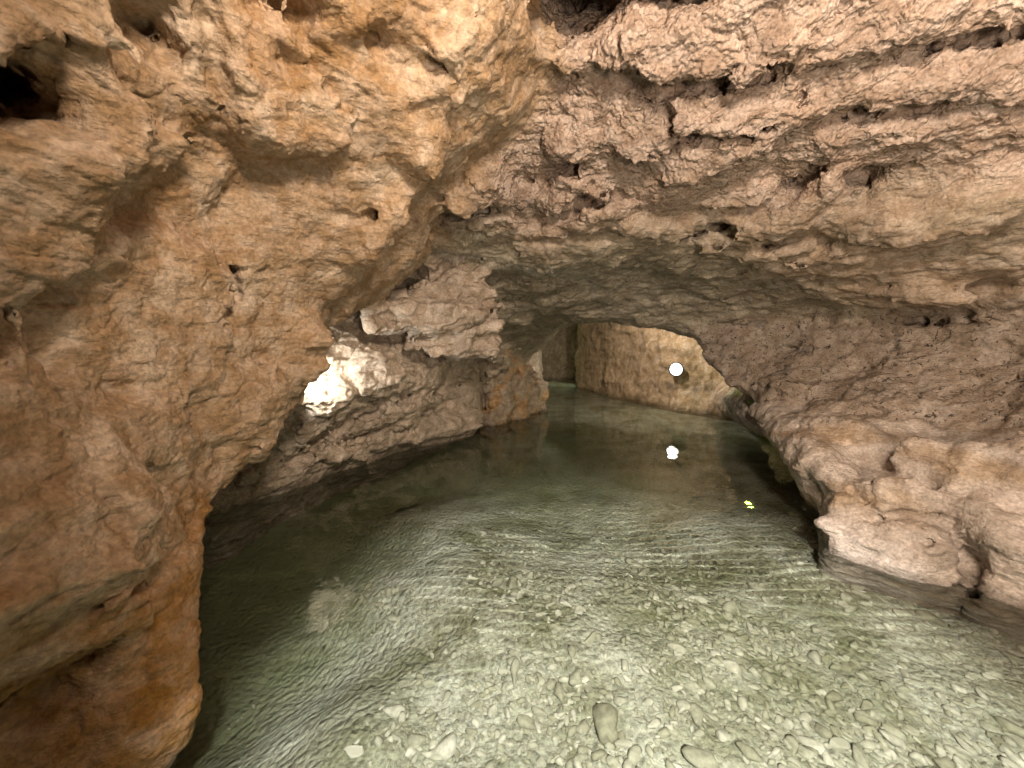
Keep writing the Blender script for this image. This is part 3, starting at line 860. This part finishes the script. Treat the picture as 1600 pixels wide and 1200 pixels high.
for k, (b, r) in enumerate(zip(BEDS, (0.24, 0.2, 0.15, 0.13, 0.10))):
    cls[((flab == 0) | (flab == 3)) & (cls < 20) & near_line(b, r)] = 20 + k
cls[cls == 5] = 4
def rock_object(name, k, parent=None):
    f = Tr[cls == k]
    if not len(f): return None
    u, inv = np.unique(f, return_inverse=True)
    o = mesh_obj(name, V[u], inv.reshape(-1, 3), M_rock, N[u], parent)
    attr(o, 'col', col[u], 'COL'); attr(o, 'crumb', crumb[u]); attr(o, 'speck', speck[u]); attr(o, 'damp', damp[u])
    return o
ceil_o = tag(rock_object('cave_ceiling', 0), 'rough pinkish limestone ceiling sloping down to the low arch', kind='structure')
tag(rock_object('cave_wall_left', 1), 'tan and orange rock buttress overhanging the water on the left', kind='structure')
tag(rock_object('left_bank', 2), 'layered brown rock bank left of the channel', kind='structure')
tag(rock_object('cave_wall_right', 3), 'dark speckled brown rock wall on the right', kind='structure')
tag(rock_object('cave_wall_back', 4), 'golden fluted rock wall lit at the end of the passage', kind='structure')
tag(rock_object('rock_slab', 6), 'jagged pale rock slab jutting out under the ceiling left of the arch', 'rock')
tag(rock_object('rock_stump', 7), 'fluted orange rock stump standing in the water left of the arch', 'rock')
tag(rock_object('rock_ledge', 10), 'smooth pale rock ledge sweeping down along the right wall', 'rock ledge')
tag(rock_object('rock_block', 11), 'cracked pale rock block at the water under the right ledge', 'rock')
tag(rock_object('rock_bulge', 12), 'glaring white rock bulge lit by a hidden lamp on the left bank', 'rock')
for k in range(5): rock_object('rock_bed', 20 + k, ceil_o)
print('rock objects', round(time.time() - T0, 1))

# ------------------------------------------------------------------ stream bed
def bed_h(p):
    x, y = p[:, 0], p[:, 1]
    edge = x + 0.18 * np.sin(y * 2.1) + 0.1 * np.sin(y * 5.0 + 1)
    z = -0.36 - 0.50 * sstep(-edge, 0.35, 1.7) - 0.42 * sstep(y + 0.25 * np.sin(x * 2.2), 2.0, 4.6) * (1 - 0.5 * sstep(x, 1.5, 2.4))
    z = np.maximum(z, -1.05) + 0.32 * sstep(y, 6.8, 8.4)
    q = np.c_[x, y, np.zeros(len(x))].astype(F32)
    return z + fbm(q, 0.9, 3, 201) * 0.07 + fbm(q, 5.0, 3, 211) * 0.018
def sheet(xs, ys, hf):
    gx, gy = np.meshgrid(xs, ys, indexing='ij')
    p = np.c_[gx.ravel(), gy.ravel()]
    z = hf(p)
    nx, ny = len(xs), len(ys)
    i = (np.arange(nx - 1)[:, None] * ny + np.arange(ny - 1)[None]).ravel()
    return np.c_[p, z], np.stack([i, i + ny, i + ny + 1, i + 1], 1)
def rows(y0, y1, k, mn):
    r = [y0]
    while r[-1] < y1: r.append(r[-1] + max(mn, k * max(0, r[-1])))
    return np.array(r)
Vb, Qb = sheet(np.arange(-3.3, 6.7, 0.035), rows(-3.2, 15.6, 0.016, 0.03), bed_h)
t = NT('silt')
out = t.add('ShaderNodeOutputMaterial'); b = t.add('ShaderNodeBsdfPrincipled'); t.link(b.outputs[0], out.inputs[0])
co = t.add('ShaderNodeTexCoord').outputs['Object']
cr_ = t.add('ShaderNodeValToRGB'); t.link(t.noise(co, 2.2, 6, 0.6, 0.5), cr_.inputs[0])
cr_.color_ramp.elements[0].position = 0.34; cr_.color_ramp.elements[0].color = (0.22, 0.225, 0.14, 1)
cr_.color_ramp.elements[1].position = 0.62; cr_.color_ramp.elements[1].color = (0.52, 0.53, 0.46, 1)
vm = t.add('ShaderNodeVectorMath', operation='SCALE'); t.link(cr_.outputs[0], vm.inputs[0]); t.link(t.mapr(t.noise(co, 45, 5, 0.7), 0.3, 0.7, 0.6, 1.25), vm.inputs['Scale'])
al = t.add('ShaderNodeAttribute', attribute_name='algae').outputs['Fac']
alm = t.add('ShaderNodeMixRGB'); t.link(al, alm.inputs[0]); t.link(vm.outputs[0], alm.inputs[1]); alm.inputs[2].default_value = (0.13, 0.145, 0.065, 1)
vm = alm
bed_z = t.add('ShaderNodeSeparateXYZ'); t.link(co, bed_z.inputs[0])
mud = t.add('ShaderNodeMixRGB'); t.link(t.mapr(t.math('ADD', bed_z.outputs[2], t.math('MULTIPLY', t.noise(co, 3, 3), 0.25)), -0.35, -0.95, 0.0, 1.0), mud.inputs[0]); t.link(vm.outputs[0], mud.inputs[1]); mud.inputs[2].default_value = (0.25, 0.285, 0.165, 1)  # darker olive silt with depth, its tone standing in for unlit deep water
t.link(mud.outputs[0], b.inputs['Base Color']); b.inputs['Roughness'].default_value = 0.9; b.inputs['Specular IOR Level'].default_value = 0.1
bp = t.add('ShaderNodeBump'); bp.inputs['Distance'].default_value = 1.0; bp.inputs['Strength'].default_value = 1.0
t.link(t.math('ADD', t.math('MULTIPLY', t.noise(co, 30, 5, 0.6), 0.03), t.math('MULTIPLY', t.math('SUBTRACT', 0.5, t.vor(co, 26)), 0.02)), bp.inputs['Height']); t.link(bp.outputs[0], b.inputs['Normal'])
bed = tag(mesh_obj('stream_bed', Vb, Qb, t.m), 'pale silty stream bed under clear water', kind='structure')

def algae(p):
    q = np.c_[p[:, 0], p[:, 1], np.zeros(len(p))].astype(F32)
    r = np.hypot((p[:, 0] - 1.45) / 0.95, (p[:, 1] - 2.2) / 0.75)
    return (sstep(1.15 - r + 0.5 * fbm(q, 2.0, 3, 241), 0.0, 0.6) * (0.35 + 0.65 * sstep(fbm(q, 4.0, 3, 245), -0.25, 0.3))).clip(0, 1) * 0.5
attr(bed, 'algae', algae(Vb))
# pebbles
def ico(sub):
    g = (1 + 5 ** 0.5) / 2
    v = [(-1, g, 0), (1, g, 0), (-1, -g, 0), (1, -g, 0), (0, -1, g), (0, 1, g), (0, -1, -g), (0, 1, -g), (g, 0, -1), (g, 0, 1), (-g, 0, -1), (-g, 0, 1)]
    f = [(0, 11, 5), (0, 5, 1), (0, 1, 7), (0, 7, 10), (0, 10, 11), (1, 5, 9), (5, 11, 4), (11, 10, 2), (10, 7, 6), (7, 1, 8), (3, 9, 4), (3, 4, 2), (3, 2, 6), (3, 6, 8), (3, 8, 9), (4, 9, 5), (2, 4, 11), (6, 2, 10), (8, 6, 7), (9, 8, 1)]
    v = np.array(v, float); f = np.array(f)
    for _ in range(sub):
        c = {}; v = list(map(tuple, v)); nf = []
        def mid(a, b):
            k = (min(a, b), max(a, b))
            if k not in c: c[k] = len(v); v.append(tuple((np.array(v[a]) + np.array(v[b])) / 2))
            return c[k]
        for a, b_, d_ in f:
            x, y, z = mid(a, b_), mid(b_, d_), mid(d_, a)
            nf += [(a, x, z), (x, b_, y), (z, y, d_), (x, y, z)]
        v = np.array(v); f = np.array(nf)
    return v / np.linalg.norm(v, axis=1)[:, None], f
def stone_shape(seed, sub=1):
    r = np.random.RandomState(seed)
    v, f = ico(sub)
    # cut the ball with a few planes so that it has the flat faces of a broken plate
    for _ in range(11):
        n = r.normal(size=3) * np.array([1, 1, 0.6]); n /= np.linalg.norm(n); h = r.uniform(0.38, 0.8)
        s_ = v @ n
        v = v - np.maximum(s_ - h, 0)[:, None] * n
    v *= np.array([1.25, r.uniform(0.5, 0.95), r.uniform(0.3, 0.6)])
    return v, f
SHAPES = [stone_shape(300 + k, 2) for k in range(10)]
SMALL = [stone_shape(400 + k, 1) for k in range(10)]
def stone_mat(name):
    t = NT(name)
    out = t.add('ShaderNodeOutputMaterial'); b = t.add('ShaderNodeBsdfPrincipled'); t.link(b.outputs[0], out.inputs[0])
    co = t.add('ShaderNodeTexCoord').outputs['Object']
    oi = t.add('ShaderNodeObjectInfo').outputs['Random']
    geo = t.add('ShaderNodeNewGeometry').outputs['Random Per Island']
    rnd = t.math('FRACT', t.math('ADD', oi, geo))
    cr_ = t.add('ShaderNodeValToRGB'); t.link(rnd, cr_.inputs[0])
    e = cr_.color_ramp.elements
    e[0].position = 0; e[0].color = (0.30, 0.295, 0.22, 1); e[1].position = 1; e[1].color = (0.54, 0.53, 0.46, 1)
    x = e.new(0.45); x.color = (0.38, 0.38, 0.305, 1)
    vm = t.add('ShaderNodeVectorMath', operation='SCALE'); t.link(cr_.outputs[0], vm.inputs[0]); t.link(t.mapr(t.noise(co, 40, 4, 0.6), 0.3, 0.7, 0.75, 1.15), vm.inputs['Scale'])
    al = t.add('ShaderNodeAttribute', attribute_name='algae').outputs['Fac']
    alm = t.add('ShaderNodeMixRGB'); t.link(t.math('MULTIPLY', al, 0.8), alm.inputs[0]); t.link(vm.outputs[0], alm.inputs[1]); alm.inputs[2].default_value = (0.17, 0.185, 0.09, 1)
    t.link(alm.outputs[0], b.inputs['Base Color']); b.inputs['Roughness'].default_value = 0.8; b.inputs['Specular IOR Level'].default_value = 0.15
    return t.m
M_stone = stone_mat('pebble')
rs = np.random.RandomState(5)
def scatter(n, y0, y1, dens):
    m = n * 8
    y = np.exp(rs.uniform(math.log(y0), math.log(y1), m)); x = rs.uniform(-2.2, 3.2, m)
    keep = rs.rand(m) < dens(x, y)
    return np.c_[x, y][keep][:n]
def dens(x, y):
    c = 0.55 + 0.9 * noise(np.c_[x, y, np.full(len(x), 0.5)].astype(F32), 1.7, 33)
    c = c - 0.25 * ((x > 0.3) & (x < 1.0) & (y < 1.7))
    return c - 0.9 * np.clip((-x - 0.4) / 0.8, 0, 1) - 0.9 * np.clip((y - 2.4) / 1.2, 0, 1)
pp = scatter(9000, 0.6, 5.0, dens)
pv, pfaces, off = [], [], 0
zz = bed_h(pp)
for k in range(len(pp)):
    v, f = SMALL[k % 10]
    r = 0.0125 * math.exp(rs.normal(0, 0.6)) + 0.003
    a = rs.uniform(0, 6.28); tl = rs.normal(0, 0.25)
    w = v * r
    w = np.c_[w[:, 0], w[:, 1] * math.cos(tl) - w[:, 2] * math.sin(tl), w[:, 1] * math.sin(tl) + w[:, 2] * math.cos(tl)]
    w = np.c_[w[:, 0] * math.cos(a) - w[:, 1] * math.sin(a), w[:, 0] * math.sin(a) + w[:, 1] * math.cos(a), w[:, 2]]
    pv.append(w + np.array([pp[k, 0], pp[k, 1], zz[k] + r * 0.12])); pfaces.append(f + off); off += len(v)
pv = np.concatenate(pv)
gravel = mesh_obj('gravel', pv, np.concatenate(pfaces), M_stone, smooth_sh=False)
attr(gravel, 'algae', algae(pv))
tag(gravel, 'small pale gravel strewn over the stream bed', 'gravel', kind='stuff')
meshes = []
for k, (v, f) in enumerate(SHAPES):
    o = mesh_obj('stone', v, f, M_stone, smooth_sh=False); meshes.append(o.data); bpy.data.objects.remove(o)
rank = {}
def ordinal(n):
    one = ['', 'first', 'second', 'third', 'fourth', 'fifth', 'sixth', 'seventh', 'eighth', 'ninth', 'tenth', 'eleventh', 'twelfth', 'thirteenth', 'fourteenth', 'fifteenth', 'sixteenth', 'seventeenth', 'eighteenth', 'nineteenth']
    if n == 1: return ''
    if n < 20: return one[n] + ' '
    tens = {2: ('twentieth', 'twenty'), 3: ('thirtieth', 'thirty'), 4: ('fortieth', 'forty'), 5: ('fiftieth', 'fifty')}[n // 10]
    return tens[0] + ' ' if n % 10 == 0 else tens[1] + '-' + one[n % 10] + ' '
sp_ = scatter(140, 0.95, 3.6, dens)
zz = bed_h(sp_)
for k in np.argsort(sp_[:, 1]):
    o = bpy.data.objects.new('stone', meshes[k % 10]); sc.collection.objects.link(o)
    r = min(0.030 * math.exp(rs.normal(0, 0.38)), 0.07)
    x, y = sp_[k]
    if y < 1.4: r = min(r, 0.042)
    o.scale = (r, r, r * rs.uniform(0.8, 1.2)); o.rotation_euler = (rs.normal(0, 0.2), rs.normal(0, 0.2), rs.uniform(0, 6.28))
    o.location = (x, y, zz[k] + r * 0.10)
    size = 'large' if r > 0.038 else 'small' if r < 0.024 else 'mid-sized'
    place = ('in the dark water under the left overhang' if x < -0.75 else 'by the right bank' if x > 1.5 else
             'in the brightly lit shallows nearest the viewer' if y < 1.5 else 'on the rippled bed in mid channel' if y < 2.6 else 'on the dim bed towards the arch')
    rank[(size, place)] = rank.get((size, place), 0) + 1
    tag(o, f'{ordinal(rank[(size, place)])}nearest {size} flat stone under water {place}', 'stone', 'loose stones on the stream bed')
print('stones', round(time.time() - T0, 1))

# ------------------------------------------------------------------ water
def water_h(p):
    x, y = p[:, 0].astype(F32), p[:, 1].astype(F32)
    q = np.c_[x, y, np.zeros(len(x))].astype(F32)
    wx = noise(q, 0.8, 221) * 0.5; wy = noise(q, 0.8, 222) * 0.5
    wz = noise(q, (2.2, 3.0, 1), 224) * 0.07
    near = 1 - sstep(y, 3.0, 6.5)
    z = np.zeros(len(x), F32)
    g1 = sstep(noise(q, 0.9, 225), -0.25, 0.35); g2 = sstep(noise(q, 1.0, 226), -0.2, 0.4)
    band = np.exp(-((y - 2.3) / 0.8) ** 2)
    calm = 0.5 + 0.5 * sstep(x + 0.3 * noise(q, 0.7, 227), -0.9, -0.2) * (1 - sstep(y, 2.6, 3.8))
    # ripples running towards the far end, crossed by a weaker set from the right
    z += np.sin((y + 0.08 * x + wy * 0.30 + wz) * 6.28 / 0.092) * 0.00052 * (0.2 + 0.8 * band) * (0.3 + g1)
    z += np.sin((y * 0.80 - 0.60 * x + wx * 0.30 - wz) * 6.28 / 0.070) * 0.00020 * near * sstep(x, -0.2, 0.8) * (0.2 + g2)
    z *= calm
    z += calm * noise(q, (2.0, 3.4, 1), 230) * 0.003 * (0.3 + 0.7 * near) + calm * noise(q, (5.0, 8.0, 1), 231) * 0.0013 * (0.3 + 0.7 * near) + calm * noise(q, (11, 15, 1), 232) * 0.0006 * near
    return z
Vw, Qw = sheet(np.arange(-3.35, 6.75, 0.022), rows(-3.3, 15.65, 0.008, 0.016), water_h)
t = NT('water')
out = t.add('ShaderNodeOutputMaterial')
WATER_MODE = 'mnee'
if WATER_MODE == 'mix':
    gl = t.add('ShaderNodeBsdfGlossy'); gl.inputs['Roughness'].default_value = 0.02
    tr = t.add('ShaderNodeBsdfTransparent'); tr.inputs[0].default_value = (0.93, 0.95, 0.895, 1)
    fr = t.add('ShaderNodeFresnel'); fr.inputs[0].default_value = 1.333
    mx = t.add('ShaderNodeMixShader'); t.link(fr.outputs[0], mx.inputs[0]); t.link(tr.outputs[0], mx.inputs[1]); t.link(gl.outputs[0], mx.inputs[2])
    t.link(mx.outputs[0], out.inputs[0])
else:
    rf = t.add('ShaderNodeBsdfGlass'); rf.inputs['IOR'].default_value = 1.333; rf.inputs['Roughness'].default_value = 0.0; rf.inputs['Color'].default_value = (0.93, 0.95, 0.895, 1)
    t.link(rf.outputs[0], out.inputs[0])
water = tag(mesh_obj('stream', Vw, Qw, t.m), 'clear green rippled water of the underground stream', kind='structure')
if WATER_MODE == 'mnee':
    water.cycles.is_caustics_caster = True
    bed.cycles.is_caustics_receiver = True
    for o in sc.collection.objects:
        if o.name.startswith(('stone', 'gravel', 'rock_', 'cave_wall', 'left_bank')): o.cycles.is_caustics_receiver = True
print('water', round(time.time() - T0, 1))

# ------------------------------------------------------------------ lamps
def emis(name, colr, st, lens=None):
    t = NT(name); out = t.add('ShaderNodeOutputMaterial'); e = t.add('ShaderNodeEmission')
    e.inputs[0].default_value = (*colr, 1); e.inputs[1].default_value = st
    if lens:      # soft bloom painted into the glass: emission fades from the middle to the rim
        sx = t.add('ShaderNodeSeparateXYZ'); t.link(t.add('ShaderNodeTexCoord').outputs['Object'], sx.inputs[0])
        r = t.math('SQRT', t.math('ADD', t.math('POWER', sx.outputs[0], 2), t.math('POWER', sx.outputs[1], 2)))
        t.link(t.mapr(r, lens * 0.3, lens * 1.0, st, 0.8), e.inputs[1])
    t.link(e.outputs[0], out.inputs[0]); t.m.cycles.emission_sampling = 'NONE'; return t.m
def metal():
    t = NT('lamp_metal'); out = t.add('ShaderNodeOutputMaterial'); b = t.add('ShaderNodeBsdfPrincipled'); t.link(b.outputs[0], out.inputs[0])
    b.inputs['Base Color'].default_value = (0.05, 0.05, 0.05, 1); b.inputs['Metallic'].default_value = 0.6
    co = t.add('ShaderNodeTexCoord').outputs['Object']
    t.link(t.mapr(t.noise(co, 30), 0.3, 0.7, 0.4, 0.7), b.inputs['Roughness']); return t.m
M_metal = metal()
def lathe(name, prof, mat, parent, n=24):
    v, f = [], []
    for k in range(n):
        a = 2 * math.pi * k / n
        v += [(r * math.cos(a), r * math.sin(a), z) for r, z in prof]
    m_ = len(prof)
    for k in range(n):
        for j in range(m_ - 1):
            a, b = k * m_ + j, ((k + 1) % n) * m_ + j
            f.append((a, b, b + 1, a + 1))
    return mesh_obj(name, np.array(v), np.array(f), mat, parent=parent)
def lamp(name, label, loc, aim, size, watts, colr, glow, light_off=0.05, soft=0.04, cone=None):
    e = empty(name, loc); tag(e, label, 'lamp')
    from mathutils import Vector
    e.rotation_euler = Vector(aim).to_track_quat('Z', 'Y').to_euler()
    s = size
    lathe('housing', [(0.0, -0.9 * s), (0.55 * s, -0.9 * s), (0.75 * s, -0.7 * s), (0.95 * s, 0.0), (1.15 * s, 0.05 * s), (1.15 * s, 0.2 * s), (1.0 * s, 0.2 * s), (1.0 * s, 0.05 * s), (0.0, 0.05 * s)], M_metal, e)
    if cone: lathe('hood', [(1.02 * s, 0.0), (1.1 * s, 1.6 * s), (1.14 * s, 1.6 * s), (1.2 * s, 0.0)], M_metal, e)
    lathe('glass', [(0.98 * s, 0.1 * s), (0.9 * s, 0.28 * s), (0.6 * s, 0.5 * s), (0.25 * s, 0.6 * s), (0.0, 0.62 * s)], emis(name + '_glow', colr, glow, size if not cone else None), e)
    lathe('stem', [(0.0, -2.6 * s), (0.2 * s, -2.6 * s), (0.2 * s, -0.85 * s), (0.0, -0.85 * s)], M_metal, e, 12)
    l = bpy.data.lights.new(name, 'SPOT' if cone else 'POINT'); l.energy = watts; l.color = colr; l.shadow_soft_size = soft
    o = bpy.data.objects.new(name + '_light', l); o.location = (0, 0, 0.62 * s + light_off); o.parent = e
    if cone: l.spot_size = math.radians(cone); l.spot_blend = 0.5; o.rotation_euler = (math.pi, 0, 0)
    sc.collection.objects.link(o)
    return e
wh, wt, wd = hit([(1057, 577)])
WL = tuple(wh[0] - wd[0] * 0.13)
lamp('wall_lamp', 'round white lamp glaring on the golden wall beyond the arch', WL, (-0.66, -0.75, 0.0), 0.13, 30, (1.0, 0.93, 0.82), 60, 0.0)
lamp('alcove_lamp', 'white lamp hidden behind the left buttress beside the white rock', ALC, (0.36, 0.9, -0.04), 0.045, 42, (1.0, 0.95, 0.86), 60, cone=112)
lamp('marker_lamp', 'yellow green lamp hidden past the arch edge, mirrored in the water', MARK, (-0.6, -0.9, -0.4), 0.055, 9, (0.55, 1.0, 0.06), 9, 0.03)
lamp('passage_lamp', 'pale green lamp hidden round the far corner of the passage', (2.42, 14.0, 0.95), (-0.7, -0.5, -0.2), 0.05, 80, (0.85, 1.0, 0.7), 30, cone=150)
lamp('vault_lamp', 'warm lamp high in the vault beyond the arch, out of sight', (2.0, 7.25, 2.5), (0.6, 0.8, -0.6), 0.06, 190, (1.0, 0.86, 0.70), 30, cone=160)
from mathutils import Vector
l = bpy.data.lights.new('floodlight', 'SPOT'); l.spot_size = math.radians(132); l.spot_blend = 0.65; l.energy = KEY_W; l.color = KEY_COL; l.shadow_soft_size = 0.28
ko = bpy.data.objects.new('floodlight', l); ko.location = KEY_POS; ko.rotation_euler = (Vector((0.95, 3.0, 2.45)) - Vector(KEY_POS)).to_track_quat('-Z', 'Y').to_euler(); sc.collection.objects.link(ko)
l = bpy.data.lights.new('low_fill', 'SPOT'); l.spot_size = math.radians(96); l.spot_blend = 0.7; l.energy = 300; l.color = KEY_COL; l.shadow_soft_size = 0.3  # added unseen fill light, lifts the shade under the ceiling ledges
lo_ = bpy.data.objects.new('low_fill', l); lo_.location = (0.9, -0.9, 1.3); lo_.rotation_euler = (Vector((1.5, 3.0, 2.1)) - Vector((0.9, -0.9, 1.3))).to_track_quat('-Z', 'Y').to_euler(); sc.collection.objects.link(lo_)
l = bpy.data.lights.new('water_spot', 'SPOT'); l.energy = 2300; l.color = (1.0, 0.97, 0.92); l.shadow_soft_size = 0.08
l.spot_size = math.radians(57); l.spot_blend = 0.45
so = bpy.data.objects.new('water_spot', l); so.location = (0.35, -0.9, 2.7); sc.collection.objects.link(so)
from mathutils import Vector
so.rotation_euler = (Vector((0.55, 1.32, -0.4)) - Vector(so.location)).to_track_quat('-Z', 'Y').to_euler()
if WATER_MODE == 'mnee':
    for lt in bpy.data.lights: lt.cycles.is_caustics_light = True
print('script done', round(time.time() - T0, 1))
